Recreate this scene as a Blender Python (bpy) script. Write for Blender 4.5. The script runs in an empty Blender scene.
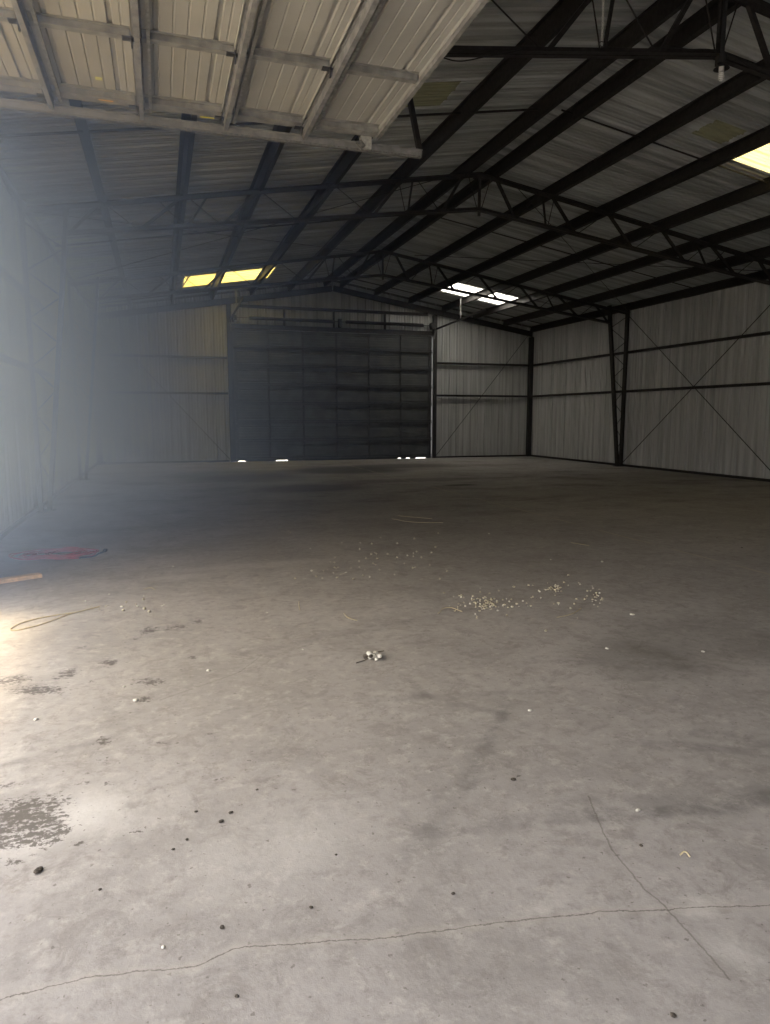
import bpy, bmesh, math, random
from mathutils import Vector, Matrix
R = random.Random(7)
C = bpy.context.scene
COL = C.collection

# ---------------------------------------------------------------- camera
EYE = 1.6
FPX = 700.0
def cam_basis():
    vx, vy = 160.0, 416.5
    y = Vector((vx-385, 512-vy, FPX)).normalized()
    p = math.atan((512-vy)/FPX)
    z = Vector((0, math.cos(p), -math.sin(p)))
    x = y.cross(z)
    if x.x < 0: x = -x
    return x, y, z
BX, BY, BZ = cam_basis()
cam = bpy.data.cameras.new('camera')
cam.sensor_fit = 'VERTICAL'; cam.sensor_height = 24.0; cam.lens = FPX/1024*24.0
cam.clip_start = 0.05; cam.clip_end = 500
camo = bpy.data.objects.new('camera', cam); COL.objects.link(camo)
rx = Vector((BX.x, BY.x, BZ.x)); ry = Vector((BX.y, BY.y, BZ.y)); rz = -Vector((BX.z, BY.z, BZ.z))
m = Matrix((rx, ry, rz)).transposed().to_4x4()
m.translation = Vector((0, 0, EYE))
camo.matrix_world = m
C.camera = camo

# ---------------------------------------------------------------- world, sun, exposure
w = bpy.data.worlds.new('sky'); C.world = w; w.use_nodes = True
nt = w.node_tree; bg = nt.nodes['Background']
bg.inputs[0].default_value = (1.0, .970, .98, 1); bg.inputs[1].default_value = 1.6      # bright thin overcast
sun = bpy.data.lights.new('sun', 'SUN'); sun.energy = 5.0; sun.angle = math.radians(13); sun.color = (1, .945, .89)
suno = bpy.data.objects.new('sun', sun); COL.objects.link(suno)
SUNDIR = Vector((-0.235, 0.09, 1.0)).normalized()     # towards the sun
suno.rotation_euler = SUNDIR.to_track_quat('Z', 'Y').to_euler(); suno.location = (-20, 0, 40)
C.view_settings.view_transform = 'Standard'; C.view_settings.look = 'None'
C.view_settings.exposure = 2.08; C.view_settings.gamma = 1.0; C.view_settings.use_curve_mapping = False
C.cycles.max_bounces = 8; C.cycles.diffuse_bounces = 6; C.cycles.glossy_bounces = 4
C.cycles.transmission_bounces = 6; C.cycles.volume_bounces = 0
C.cycles.use_denoising = True; C.cycles.sample_clamp_indirect = 6.0
C.cycles.caustics_reflective = False; C.cycles.caustics_refractive = False

# ---------------------------------------------------------------- building dimensions
XL, XR, XM = -2.1, 14.3, 6.1
YF, YB = -5.0, 25.5
ZR, SL = 6.5, 0.165
TRUSS = (6.9, 13.1, 19.35)
def roof(x): return ZR - SL*abs(x-XM)
DY0, DY1, DZ = 1.88, 6.42, 3.9          # near door opening in the left wall
FX0, FX1, FZ = 2.5, 9.97, 4.6          # far door opening in the back wall
portal = bpy.data.lights.new('daylight_portal', 'AREA'); portal.shape = 'RECTANGLE'
portal.size = DZ; portal.size_y = DY1-DY0; portal.cycles.is_portal = True
po = bpy.data.objects.new('daylight_portal', portal); COL.objects.link(po)
po.location = (XL-.12, (DY0+DY1)/2, DZ/2); po.rotation_euler = (0, -math.pi/2, 0)

po = bpy.data.objects.new('daylight_portal', portal); COL.objects.link(po)
po.location = (XL-.12, -1.75, DZ/2); po.rotation_euler = (0, -math.pi/2, 0)  # serves the added, out-of-view second opening

# ---------------------------------------------------------------- materials
class N:
    """a socket that can be computed with"""
    def __init__(s, t, k): s.t, s.k = t, k
    def op(s, o, *a):
        n = s.t.nodes.new('ShaderNodeMath'); n.operation = o
        for i, v in enumerate((s,)+a):
            if isinstance(v, N): s.t.links.new(v.k, n.inputs[i])
            else: n.inputs[i].default_value = v
        return N(s.t, n.outputs[0])
    def __add__(s, o): return s.op('ADD', o)
    def __sub__(s, o): return s.op('SUBTRACT', o)
    def __mul__(s, o): return s.op('MULTIPLY', o)
    def abs(s): return s.op('ABSOLUTE')
    def max(s, o): return s.op('MAXIMUM', o)
    def min(s, o): return s.op('MINIMUM', o)
    def clamp(s): return s.max(0.0).min(1.0)
    def step(s, a, b, lo=0.0, hi=1.0):
        n = s.t.nodes.new('ShaderNodeMapRange'); n.interpolation_type = 'SMOOTHSTEP'
        s.t.links.new(s.k, n.inputs[0])
        for i, v in enumerate((a, b, lo, hi)): n.inputs[i+1].default_value = v
        return N(s.t, n.outputs[0])

def mat(name, color, rough=.7, metal=0.0, var=0.12, scale=(3, 3, 3), noise=4.0, bump=0.0, dark=None, streak=None, detail=6.0):
    mt = bpy.data.materials.new(name); mt.use_nodes = True
    t = mt.node_tree; b = t.nodes['Principled BSDF']
    b.inputs['Roughness'].default_value = rough; b.inputs['Metallic'].default_value = metal
    tc = t.nodes.new('ShaderNodeTexCoord'); mp = t.nodes.new('ShaderNodeMapping')
    t.links.new(tc.outputs['Object'], mp.inputs[0]); mp.inputs['Scale'].default_value = scale
    nz = t.nodes.new('ShaderNodeTexNoise'); nz.inputs['Scale'].default_value = noise; nz.inputs['Detail'].default_value = detail
    t.links.new(mp.outputs[0], nz.inputs[0])
    mx = t.nodes.new('ShaderNodeMix'); mx.data_type = 'RGBA'
    d = dark or tuple(c*(1-var*2.2) for c in color)
    l = tuple(min(1, c*(1+var)) for c in color)
    mx.inputs[6].default_value = (*d, 1); mx.inputs[7].default_value = (*l, 1)
    f = N(t, nz.outputs[0]).step(.3, .7)
    t.links.new(f.k, mx.inputs[0]); t.links.new(mx.outputs[2], b.inputs['Base Color'])
    if bump:
        bp = t.nodes.new('ShaderNodeBump'); bp.inputs['Strength'].default_value = bump; bp.inputs['Distance'].default_value = .01
        t.links.new(nz.outputs[0], bp.inputs['Height']); t.links.new(bp.outputs[0], b.inputs['Normal'])
    return mt

M = {}
M['roof'] = mat('galvanised_roof_sheet', (.53, .56, .56), .45, .35, .18, (.12, 5.0, 1), 1.5)
M['wall'] = mat('galvanised_wall_sheet', (.49, .50, .50), .5, .25, .11, (5, 5, .18), 1.6)
M['steel'] = mat('black_primed_steel', (.022, .019, .018), .6, 0, .25, noise=6)
M['rust'] = mat('dark_red_primed_steel', (.035, .024, .020), .6, 0, .25, noise=6)
M['galv'] = mat('galvanised_steel', (.42, .42, .40), .45, .4, .15, noise=9)
M['galvdark'] = mat('weathered_galvanised_steel', (.16, .16, .155), .5, .3, .25, noise=14)
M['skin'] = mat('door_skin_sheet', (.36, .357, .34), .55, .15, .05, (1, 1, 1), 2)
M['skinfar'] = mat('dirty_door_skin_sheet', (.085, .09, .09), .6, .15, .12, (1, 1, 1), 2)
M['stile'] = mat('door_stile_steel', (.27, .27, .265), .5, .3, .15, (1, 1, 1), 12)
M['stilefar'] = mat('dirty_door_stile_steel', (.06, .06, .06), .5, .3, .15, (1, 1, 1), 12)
M['tube'] = mat('strut_steel', (.24, .24, .245), .5, .3, .15, (1, 1, 1), 12)
M['hinge'] = mat('dark_hinge_steel', (.05, .05, .055), .5, .4, .2)
M['white'] = mat('white_glass', (.75, .75, .73), .3, 0, .03)
M['black'] = mat('black_rubber', (.015, .015, .016), .6, 0, .1)
M['cord'] = mat('red_cord_jacket', (.42, .05, .045), .5, 0, .08)
M['chain'] = mat('pale_chain_steel', (.7, .7, .66), .5, .1, .1)
M['wood'] = mat('pine_plank', (.66, .46, .27), .65, 0, .15, (1, 12, 12), 3)
M['straw'] = mat('dry_straw', (.50, .43, .27), .8, 0, .1)
M['husk'] = mat('pale_husk', (.55, .50, .38), .85, 0, .25, noise=30)
M['chip'] = mat('whitish_chip', (.68, .66, .60), .85, 0, .1, noise=30)
M['clod'] = mat('dark_dirt_clod', (.10, .085, .07), .95, 0, .3, noise=40, bump=.5)
M['yellow'] = mat('yellow_sticker', (.85, .80, .05), .5, 0, .03)
M['orange'] = mat('orange_sticker', (.72, .42, .08), .5, 0, .05)
M['pale'] = mat('faded_yellow_sticker', (.66, .66, .22), .5, 0, .05)
M['ground'] = mat('pale_gravel_ground', (.44, .42, .39), .95, 0, .12, (1, 1, 1), 3, bump=.3)
M['tarp'] = mat('dark_grey_cloth', (.045, .05, .06), .8, 0, .2)

def fibre(name, col, tr):
    mt = bpy.data.materials.new(name); mt.use_nodes = True
    t = mt.node_tree; t.nodes.remove(t.nodes['Principled BSDF']); out = t.nodes['Material Output']
    a = t.nodes.new('ShaderNodeBsdfTranslucent'); a.inputs[0].default_value = (*col, 1)
    d = t.nodes.new('ShaderNodeBsdfDiffuse'); d.inputs[0].default_value = (*[c*.8 for c in col], 1)
    nz = t.nodes.new('ShaderNodeTexNoise'); nz.inputs['Scale'].default_value = 5
    f = N(t, nz.outputs[0]).step(.3, .7, tr*.85, tr)
    mx = t.nodes.new('ShaderNodeMixShader'); t.links.new(f.k, mx.inputs[0])
    t.links.new(d.outputs[0], mx.inputs[1]); t.links.new(a.outputs[0], mx.inputs[2]); t.links.new(mx.outputs[0], out.inputs[0])
    return mt
M['fibre_yellow'] = fibre('yellowed_fibreglass', (.84, .70, .22), .30)
M['fibre_cream'] = fibre('cream_fibreglass', (.82, .69, .30), .22)
M['fibre_white'] = fibre('white_fibreglass', (.80, .78, .70), .8)
M['fibre_olive'] = fibre('grimy_olive_fibreglass', (.30, .30, .19), .0035)

def on_floor(px, py):
    """where the sight line of a spot in the picture meets the floor"""
    d = Vector((px-385, 512-py, FPX)); v = Vector((d.dot(BX), d.dot(BY), d.dot(BZ)))
    t = -EYE/v.z
    return v.x*t, v.y*t

def floor_material():
    mt = bpy.data.materials.new('worn_concrete'); mt.use_nodes = True
    t = mt.node_tree; b = t.nodes['Principled BSDF']; L = t.links
    tc = t.nodes.new('ShaderNodeTexCoord'); sp = t.nodes.new('ShaderNodeSeparateXYZ'); L.new(tc.outputs['Object'], sp.inputs[0])
    def noise(s, det=8, rough=.6, stretch=(1, 1, 1), dist=0):
        mp = t.nodes.new('ShaderNodeMapping'); mp.inputs['Scale'].default_value = stretch; L.new(tc.outputs['Object'], mp.inputs[0])
        n = t.nodes.new('ShaderNodeTexNoise'); n.inputs['Scale'].default_value = s; n.inputs['Detail'].default_value = det
        n.inputs['Roughness'].default_value = rough; n.inputs['Distortion'].default_value = dist
        L.new(mp.outputs[0], n.inputs[0]); return N(t, n.outputs[0])
    n_big = noise(.35); n_mid = noise(1.8, 10, .65, dist=.4); n_fine = noise(14, 8, .7); n_grit = noise(45, 4, .8)
    wx, wy = noise(1.3, 6), noise(1.7, 6)
    X0, Y0 = N(t, sp.outputs[0]), N(t, sp.outputs[1])
    X = X0 + (wx-.5)*.25; Y = Y0 + (wy-.5)*.25
    Xf = X0 + (noise(6, 5)-.5)*.10; Yf = Y0 + (noise(7, 5)-.5)*.10
    col = [(.400, .368, .335, 1), (.335, .308, .282, 1)]
    def mixc(fac, a, c):
        mx = t.nodes.new('ShaderNodeMix'); mx.data_type = 'RGBA'
        L.new(fac.k, mx.inputs[0])
        for i, v in ((6, a), (7, c)):
            if isinstance(v, tuple): mx.inputs[i].default_value = v
            else: L.new(v, mx.inputs[i])
        return mx.outputs[2]
    base = mixc(n_big.step(.35, .65), (.425, .402, .392, 1), (.345, .326, .312, 1))
    base = mixc(n_mid.step(.42, .68)*.55, base, (.275, .258, .244, 1))
    base = mixc(noise(.9, 10, .7, dist=1.2).step(.56, .72)*.5, base, (.52, .50, .48, 1))
    base = mixc(n_fine.step(.45, .7)*.6, base, (.25, .235, .22, 1))
    base = mixc(noise(9, 10, .8).step(.5, .64)*.55, base, (.52, .49, .465, 1))
    base = mixc(noise(4.5, 10, .8, dist=.6).step(.50, .62)*.45, base, (.22, .2, .185, 1))
    base = mixc(noise(5, 9, .75, (.5, 2.2, 1)).step(.55, .75)*.3, base, (.5, .47, .43, 1))
    # patchy darker tone, growing further in
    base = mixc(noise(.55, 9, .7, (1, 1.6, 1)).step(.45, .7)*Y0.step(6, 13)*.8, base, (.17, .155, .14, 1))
    def seg(x, y, a, c):
        ax, ay = a; bx, by = c; dx, dy = bx-ax, by-ay; l2 = dx*dx+dy*dy
        tt = ((x-ax)*(dx/l2) + (y-ay)*(dy/l2)).clamp()
        ex = x-ax-tt*dx; ey = y-ay-tt*dy
        return (ex*ex+ey*ey).op('SQRT')
    def band(base, a, c, wd, soft, k, colr, x=X, y=Y, mod=None):
        f = seg(x, y, on_floor(*a), on_floor(*c)).step(wd, wd+soft, k, 0.0)
        if mod is not None: f = f*mod
        return mixc(f, base, colr)
    rub = noise(6, 9, .75).step(.35, .62)
    dk = (.15, .145, .14, 1)
    # tyre rubber marks
    for a, c, wd, k in (((505, 708), (468, 785), .02, .35), ((470, 785), (410, 855), .02, .22), ((520, 700), (440, 800), .01, .25), ((410, 692), (500, 715), .02, .3), ((400, 676), (430, 700), .02, .3),
                        ((600, 818), (770, 800), .05, .6), ((420, 828), (610, 818), .05, .3), ((560, 806), (770, 790), .03, .3),
                        ((650, 745), (765, 752), .05, .3), ((0, 765), (120, 735), .02, .3), ((360, 700), (560, 690), .04, .2),
                        ((240, 655), (470, 610), .05, .2), ((540, 660), (700, 668), .10, .25), ((700, 735), (770, 742), .05, .3)):
        base = band(base, a, c, wd*.5, .05, k*1.2, dk, mod=rub)
    # dark damp stains far in
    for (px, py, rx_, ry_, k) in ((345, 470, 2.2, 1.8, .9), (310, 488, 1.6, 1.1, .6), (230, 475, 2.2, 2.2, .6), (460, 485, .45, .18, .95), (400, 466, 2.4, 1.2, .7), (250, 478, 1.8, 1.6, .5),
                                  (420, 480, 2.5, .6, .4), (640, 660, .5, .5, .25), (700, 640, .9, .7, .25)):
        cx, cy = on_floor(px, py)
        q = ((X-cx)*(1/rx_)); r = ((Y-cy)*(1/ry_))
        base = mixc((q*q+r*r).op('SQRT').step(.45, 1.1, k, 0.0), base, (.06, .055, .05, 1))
    # pale scuffs
    for (px, py, rx_, ry_, k) in ((90, 812, .26, .26, .85), (20, 848, .2, .14, .8), (150, 805, .2, .25, .5), (300, 830, .5, .3, .35), (560, 903, .14, .035, .6),
                                  (700, 908, .10, .06, .7), (740, 955, .12, .12, .5), (260, 565, 1.2, .2, .35), (180, 577, .4, .18, .4), (255, 870, .35, .25, .3), (580, 512, 1.5, .3, .2)):
        cx, cy = on_floor(px, py)
        q = ((X-cx)*(1/rx_)); r = ((Y-cy)*(1/ry_))
        f = (q*q+r*r).op('SQRT').step(.1, 1.2, k, 0.0)*n_mid.step(.25, .6)
        base = mixc(f, base, (.62, .60, .58, 1))
    # dried mud grit left in patches
    mud = (.10, .088, .078, 1)
    gr = None
    for (px, py, hw, hh, k) in ((12, 680, 26, 5, 1), (40, 690, 34, 5, 1.1), (68, 674, 14, 6, 1), (110, 663, 13, 4, 1), (150, 682, 22, 4, 1), (92, 681, 10, 3, .8),
                                (150, 630, 12, 5, 1), (176, 627, 24, 3, .9), (198, 622, 8, 3, .9), (85, 646, 8, 3, .7), (193, 657, 7, 2.5, .8), (134, 639, 7, 2, .8),
                                (105, 740, 11, 4, 1), (145, 699, 9, 4, 1), (101, 759, 11, 5, .7), (82, 784, 14, 4, .8), (108, 784, 8, 3, 1), (22, 822, 50, 24, 1.3), (50, 834, 26, 11, 1.2), (14, 806, 30, 10, .9),
                                (77, 845, 12, 4, .9), (10, 864, 13, 6, 1), (12, 784, 16, 3, .8), (210, 736, 10, 3, .7), (218, 779, 11, 3, .8), (250, 761, 9, 2.5, .8), (160, 743, 12, 4, .6),
                                (140, 830, 16, 3, .7), (175, 715, 8, 2, .5), (232, 560, 10, 3, .5), (490, 585, 22, 6, .4), (255, 585, 12, 3, .5), (250, 648, 8, 2, .7),
                                (520, 655, 8, 3, .5), (500, 648, 9, 3, .6), (270, 638, 9, 2.5, .5), (560, 700, 5, 2, .5), (520, 778, 7, 2.2, .8), (105, 610, 14, 4, .6), (155, 606, 12, 3, .5)):
        hw *= 1.2; hh *= 1.35; cx, cy = on_floor(px, py); ex = abs(on_floor(px+hw, py)[0]-cx); ey = abs(on_floor(px, py-hh)[1]-cy)
        # streaks run along the sight of the picture: tilt with the row
        ux, uy = on_floor(px+hw, py); ux -= cx; uy -= cy; l = math.hypot(ux, uy); ux /= l; uy /= l
        q = ((Xf-cx)*ux + (Yf-cy)*uy)*(1/l); r = ((Xf-cx)*(-uy) + (Yf-cy)*ux)*(1/max(ey, .02))
        f = (q*q+r*r).op('SQRT').step(0, 1.45, k, 0.0)
        gr = f if gr is None else gr.max(f)
    n_a = noise(24, 6, .75, (1, 1.7, 1)); gm = (gr.min(1.0)*.25 + n_a*.6 + n_grit*.5 + n_fine*.35).step(.90, .965)*gr.step(.02, .35)*.85
    base = mixc(gm, base, mud)
    # pitted specks everywhere
    base = mixc(noise(38, 3, .5).step(.66, .72)*.6, base, (.13, .115, .1, 1))
    # slab joints and cracks
    def path(base, pts, wd, k, colr, x, y, soft=.004):
        for a, c in zip(pts, pts[1:]):
            f = seg(x, y, on_floor(*a), on_floor(*c)).step(wd, wd+soft, k, 0.0)
            base = mixc(f, base, colr)
        return base
    Xc = X0 + (noise(9, 6, .8)-.5)*.035; Yc = Y0 + (noise(8, 8, .85)-.5)*.05
    crack = ((0, 1000), (90, 977), (195, 966), (235, 948), (385, 938), (480, 925), (600, 912), (770, 905))
    base = path(base, crack, .004, .35, (.45, .42, .38, 1), X, Yc, .03)
    base = path(base, crack, .0006, .8, (.09, .08, .07, 1), Xc, Yc, .0025)
    base = path(base, ((588, 796), (612, 850), (645, 890), (664, 905), (730, 980)), .0012, .55, (.13, .12, .1, 1), Xc, Yc)
    base = path(base, ((160, 700), (240, 672), (262, 655)), .0015, .4, (.16, .14, .12, 1), Xc, Yc)
    jx = (X0 + (noise(2.5, 4)-.5)*.05 - 5.88).abs().step(.012, .035, .55, 0.0)*noise(1.2, 6).step(.4, .52)*Y0.step(4.6, 5.2)
    base = mixc(jx, base, (.50, .44, .35, 1))
    jy = (Y0 + (noise(2.5, 4)-.5)*.06 - 13.3).abs().step(.012, .03, .35, 0.0)*noise(1.4, 6).step(.4, .55)
    base = mixc(jy, base, (.45, .40, .33, 1))
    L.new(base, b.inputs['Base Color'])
    b.inputs['Roughness'].default_value = .78; b.inputs['Specular IOR Level'].default_value = .35
    bp = t.nodes.new('ShaderNodeBump'); bp.inputs['Strength'].default_value = .35; bp.inputs['Distance'].default_value = .012
    h = n_fine*.5 + n_grit*.3*1.0 + gm*.9 + n_mid*.6
    L.new(h.k, bp.inputs['Height']); L.new(bp.outputs[0], b.inputs['Normal'])
    return mt

# ---------------------------------------------------------------- mesh helpers
def link(name, bm, m, parent=None, smooth=False):
    me = bpy.data.meshes.new(name); bmesh.ops.recalc_face_normals(bm, faces=bm.faces[:]) if smooth is not None else None
    bm.to_mesh(me); bm.free()
    for mm in (m if isinstance(m, (list, tuple)) else (m,)): me.materials.append(mm)
    if smooth:
        for p in me.polygons: p.use_smooth = True
    o = bpy.data.objects.new(name, me); COL.objects.link(o)
    if parent is not None: o.parent = parent
    return o
def tag(o, label=None, cat=None, group=None, kind=None):
    if label: o['label'] = label
    if cat: o['category'] = cat
    if group: o['group'] = group
    if kind: o['kind'] = kind
    return o
def empty(name, loc, label, cat, group=None, kind=None):
    o = bpy.data.objects.new(name, None); COL.objects.link(o); o.location = loc; o.empty_display_size = .2
    return tag(o, label, cat, group, kind)
def under(o, parent):
    """parent a mesh made in world coordinates to a thing's empty"""
    o.parent = parent
    o.matrix_parent_inverse = Matrix.Translation(parent.location).inverted() if parent.parent is None else Matrix.Identity(4)
    return o
def box(bm, x0, x1, y0, y1, z0, z1):
    v = [bm.verts.new((x, y, z)) for x in (x0, x1) for y in (y0, y1) for z in (z0, z1)]
    for f in ((0, 1, 3, 2), (4, 6, 7, 5), (0, 4, 5, 1), (2, 3, 7, 6), (0, 2, 6, 4), (1, 5, 7, 3)): bm.faces.new([v[i] for i in f])
def prism(bm, prof, a, b, up=(0, 0, 1)):
    """closed profile (side, up) swept from a to b"""
    a, b = Vector(a), Vector(b); d = (b-a).normalized(); up = Vector(up)
    s = d.cross(up).normalized(); u = s.cross(d).normalized()
    A = [bm.verts.new(a+s*p+u*q) for p, q in prof]; B = [bm.verts.new(b+s*p+u*q) for p, q in prof]
    n = len(prof)
    for i in range(n): bm.faces.new((A[i], A[(i+1) % n], B[(i+1) % n], B[i]))
    bm.faces.new(A[::-1]); bm.faces.new(B)
def rect(w, h): return [(-w/2, -h/2), (w/2, -h/2), (w/2, h/2), (-w/2, h/2)]
def ring(r, n=8): return [(r*math.cos(2*math.pi*i/n), r*math.sin(2*math.pi*i/n)) for i in range(n)]
def angle(w, t=.006, sx=1, sy=1):
    p = [(0, 0), (w, 0), (w, t), (t, t), (t, w), (0, w)]
    return [(sx*x, sy*y) for x, y in p]
def cee(h, w, t=.004, l=.018, s=1):
    p = [(0, 0), (w, 0), (w, l), (w-t, l), (w-t, t), (t, t), (t, h-t), (w-t, h-t), (w-t, h-l), (w, h-l), (w, h), (0, h)]
    return [(s*x, y) for x, y in p]
def zee(h, w, t=.004, s=1):
    p = [(-w, .018), (-w, 0), (t, 0), (t, h-t), (w, h-t), (w, h-.018), (w+t, h-.018), (w+t, h), (0, h), (0, t), (-w+t, t), (-w+t, .018)]
    return [(s*x, y) for x, y in p]
def hat(h, w, f, t=.003):
    return [(-w/2-f, h), (-w/2-f, h-t), (-w/2, h-t), (-w/2, 0), (w/2, 0), (w/2, h-t), (w/2+f, h-t), (w/2+f, h), (w/2-t, h), (w/2-t, t), (-w/2+t, t), (-w/2+t, h)]
def bar(name, prof, a, b, m, parent=None, up=(0, 0, 1)):
    bm = bmesh.new(); prism(bm, prof, a, b, up); o = link(name, bm, m)
    if parent is not None: under(o, parent)
    return o
def tube_curve(name, pts, r, m, cyclic=False, res=3):
    cu = bpy.data.curves.new(name, 'CURVE'); cu.dimensions = '3D'; cu.bevel_depth = r; cu.bevel_resolution = res; cu.resolution_u = 6
    sp = cu.splines.new('BEZIER'); sp.bezier_points.add(len(pts)-1)
    for bp, p in zip(sp.bezier_points, pts): bp.co = p; bp.handle_left_type = bp.handle_right_type = 'AUTO'
    sp.use_cyclic_u = cyclic; cu.materials.append(m); cu.use_fill_caps = True
    tmp = bpy.data.objects.new(name, cu); COL.objects.link(tmp)
    dg = bpy.context.evaluated_depsgraph_get()
    me = bpy.data.meshes.new_from_object(tmp.evaluated_get(dg)); me.name = name
    bpy.data.objects.remove(tmp); bpy.data.curves.remove(cu)
    for p in me.polygons: p.use_smooth = True
    o = bpy.data.objects.new(name, me); COL.objects.link(o); return o

# ---------------------------------------------------------------- the setting
floor_mat = floor_material()
bm = bmesh.new(); box(bm, XL-.06, XR+.06, YF-.06, YB+.06, -.15, 0)
tag(link('floor', bm, floor_mat), 'worn stained grey concrete floor slab', kind='structure')
bm = bmesh.new()
OX0, OX1, OY0, OY1 = -90, 100, -90, 110
for (x0, x1, y0, y1) in ((OX0, XL-.06, OY0, OY1), (XR+.06, OX1, OY0, OY1), (XL-.06, XR+.06, OY0, YF-.06), (XL-.06, XR+.06, YB+.06, OY1)):
    v = [bm.verts.new(p) for p in ((x0, y0, -.03), (x1, y0, -.03), (x1, y1, -.03), (x0, y1, -.03))]; bm.faces.new(v)
tag(link('ground', bm, M['ground']), 'pale gravel ground outside the building', kind='structure')

PITCH = .305
def profile(a, b, roof_sheet=False):
    """ribbed sheet: list of (s, offset outwards)"""
    out = []; k0 = int(math.floor(a/PITCH))-1
    for k in range(k0, int(b/PITCH)+2):
        s = k*PITCH
        if roof_sheet:
            out += [(s, 0), (s+.010, -.026), (s+.030, -.026), (s+.040, 0)]
        elif k % 3 == 0:      # side lap of two sheets, standing proud inside
            out += [(s, 0), (s+.018, .036), (s+.050, .036), (s+.068, 0), (s+.072, -.020), (s+.090, -.020), (s+.094, 0)]
        else:
            out += [(s, 0), (s+.018, .036), (s+.050, .036), (s+.068, 0)]
        out += [(s+.125, 0), (s+.133, .013), (s+.150, .013), (s+.158, 0), (s+.205, 0), (s+.213, .013), (s+.230, .013), (s+.238, 0)]
    def at(s):
        for (p, q), (r, t) in zip(out, out[1:]):
            if p <= s <= r: return q+(t-q)*(s-p)/(r-p) if r > p else q
        return 0
    return [(a, at(a))]+[p for p in out if a+1e-4 < p[0] < b-1e-4]+[(b, at(b))]
def sheet(bm, a, b, f0, f1, rs=False):
    """f0/f1(s, d) -> points of the two ends of each rib line"""
    P = [(bm.verts.new(f0(s, d)), bm.verts.new(f1(s, d))) for s, d in profile(a, b, rs)]
    for (p, q), (r, t) in zip(P, P[1:]): bm.faces.new((p, r, t, q))

# skylights: x0, x1, y0, y1, material, label
SKY = [(.85, 3.5, 21.95, 23.6, 'fibre_yellow', 'yellow translucent roof panel at the far left'),
       (9.4, 11.75, 21.95, 23.4, 'fibre_white', 'glaring white translucent roof panel at the far right'),
       (9.35, 11.75, 9.38, 10.25, 'fibre_cream', 'cream yellow translucent roof panel near the upper right edge'),
       (3.05, 4.15, 9.5, 10.35, 'fibre_olive', 'dim olive roof panel beside the raised door'),
       (8.35, 8.95, 9.40, 9.95, 'fibre_olive', 'dim olive roof patch next to the cream yellow skylight')]
bm = bmesh.new()
EV = .25
def roof_piece(bm, x0, x1, y0, y1):
    nx = SL/math.sqrt(1+SL*SL); nz = 1/math.sqrt(1+SL*SL)
    sg = -1 if (x0+x1)/2 < XM else 1
    f = lambda x: (lambda s, d: Vector((x+sg*nx*d, s, roof(x)+nz*d)))
    sheet(bm, y0, y1, f(x0), f(x1), True)
for (lo, hi) in ((XL-EV, XM), (XM, XR+EV)):
    holes = sorted([h for h in SKY if lo < (h[0]+h[1])/2 < hi], key=lambda h: h[2])
    rows = {}
    for h in holes: rows.setdefault(0, [])
    cuts = sorted(set([YF-.2, YB+.2]+[h[2] for h in holes]+[h[3] for h in holes]))
    for y0, y1 in zip(cuts, cuts[1:]):
        hs = sorted([(h[0], h[1]) for h in holes if h[2] <= y0+1e-6 and h[3] >= y1-1e-6])
        x = lo
        for a, b in hs: roof_piece(bm, x, a, y0, y1); x = b
        roof_piece(bm, x, hi, y0, y1)
ceil = link('ceiling', bm, M['roof'], smooth=None); tag(ceil, 'ribbed galvanised sheet underside of the gable roof', kind='structure')
for i, (x0, x1, y0, y1, mm, lab) in enumerate(SKY):
    bm = bmesh.new(); roof_piece(bm, x0, x1, y0, y1)
    tag(link('window_%d' % (i+1), bm, M[mm], smooth=None), lab, kind='structure')
bm = bmesh.new()       # ridge cap
for s in (-1, 1):
    prof = [(s*.30, -SL*.30+.045), (0, .05), (0, .054), (s*.30, -SL*.30+.05)]
    prism(bm, prof, (XM, YF-.2, ZR), (XM, YB+.2, ZR))
tag(link('trim_1', bm, M['roof'], smooth=None), 'ridge capping along the roof peak', kind='structure')

def wall_side(x, sg, y0, y1, z0, bm, ztop=None):
    zt = (roof(x)-.002) if ztop is None else ztop
    sheet(bm, y0, y1, lambda s, d: Vector((x+sg*d, s, z0)), lambda s, d: Vector((x+sg*d, s, zt)))
bm = bmesh.new(); wall_side(XR, 1, YF-.04, YB+.04, 0, bm)
tag(link('wall_right', bm, M['wall'], smooth=None), 'ribbed galvanised right side wall', kind='structure')
bm = bmesh.new(); wall_side(XL, -1, YF-.04, -4.3, 0, bm); wall_side(XL, -1, -4.3, .8, DZ, bm); wall_side(XL, -1, .8, DY0, 0, bm); wall_side(XL, -1, DY0, DY1, DZ, bm); wall_side(XL, -1, DY1, YB+.04, 0, bm)  # second, out-of-view opening is added to brighten the near floor
tag(link('wall_left', bm, M['wall'], smooth=None), 'ribbed galvanised left side wall with the open doorway', kind='structure')
def wall_end(y, sg, x0, x1, z0, bm):
    cuts = [x0, x1] if not (x0 < XM < x1) else [x0, XM, x1]
    for a, b in zip(cuts, cuts[1:]):
        sheet(bm, a, b, lambda s, d: Vector((s, y+sg*d, z0)), lambda s, d: Vector((s, y+sg*d, roof(s)-.002)))
bm = bmesh.new(); wall_end(YB, 1, XL-.04, FX0, 0, bm); wall_end(YB, 1, FX0, FX1, FZ, bm); wall_end(YB, 1, FX1, XR+.04, 0, bm)
tag(link('wall_back', bm, M['wall'], smooth=None), 'ribbed galvanised gable end wall around the closed door', kind='structure')
bm = bmesh.new(); wall_end(YF, -1, XL-.04, FX0, 0, bm); wall_end(YF, -1, FX0, FX1, 0, bm); wall_end(YF, -1, FX1, XR+.04, 0, bm)
tag(link('wall_front', bm, M['wall'], smooth=None), 'ribbed galvanised gable end wall behind the viewer', kind='structure')
bm = bmesh.new()
box(bm, XR-.05, XR-.002, YF, YB-.05, .0, .07)
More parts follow.
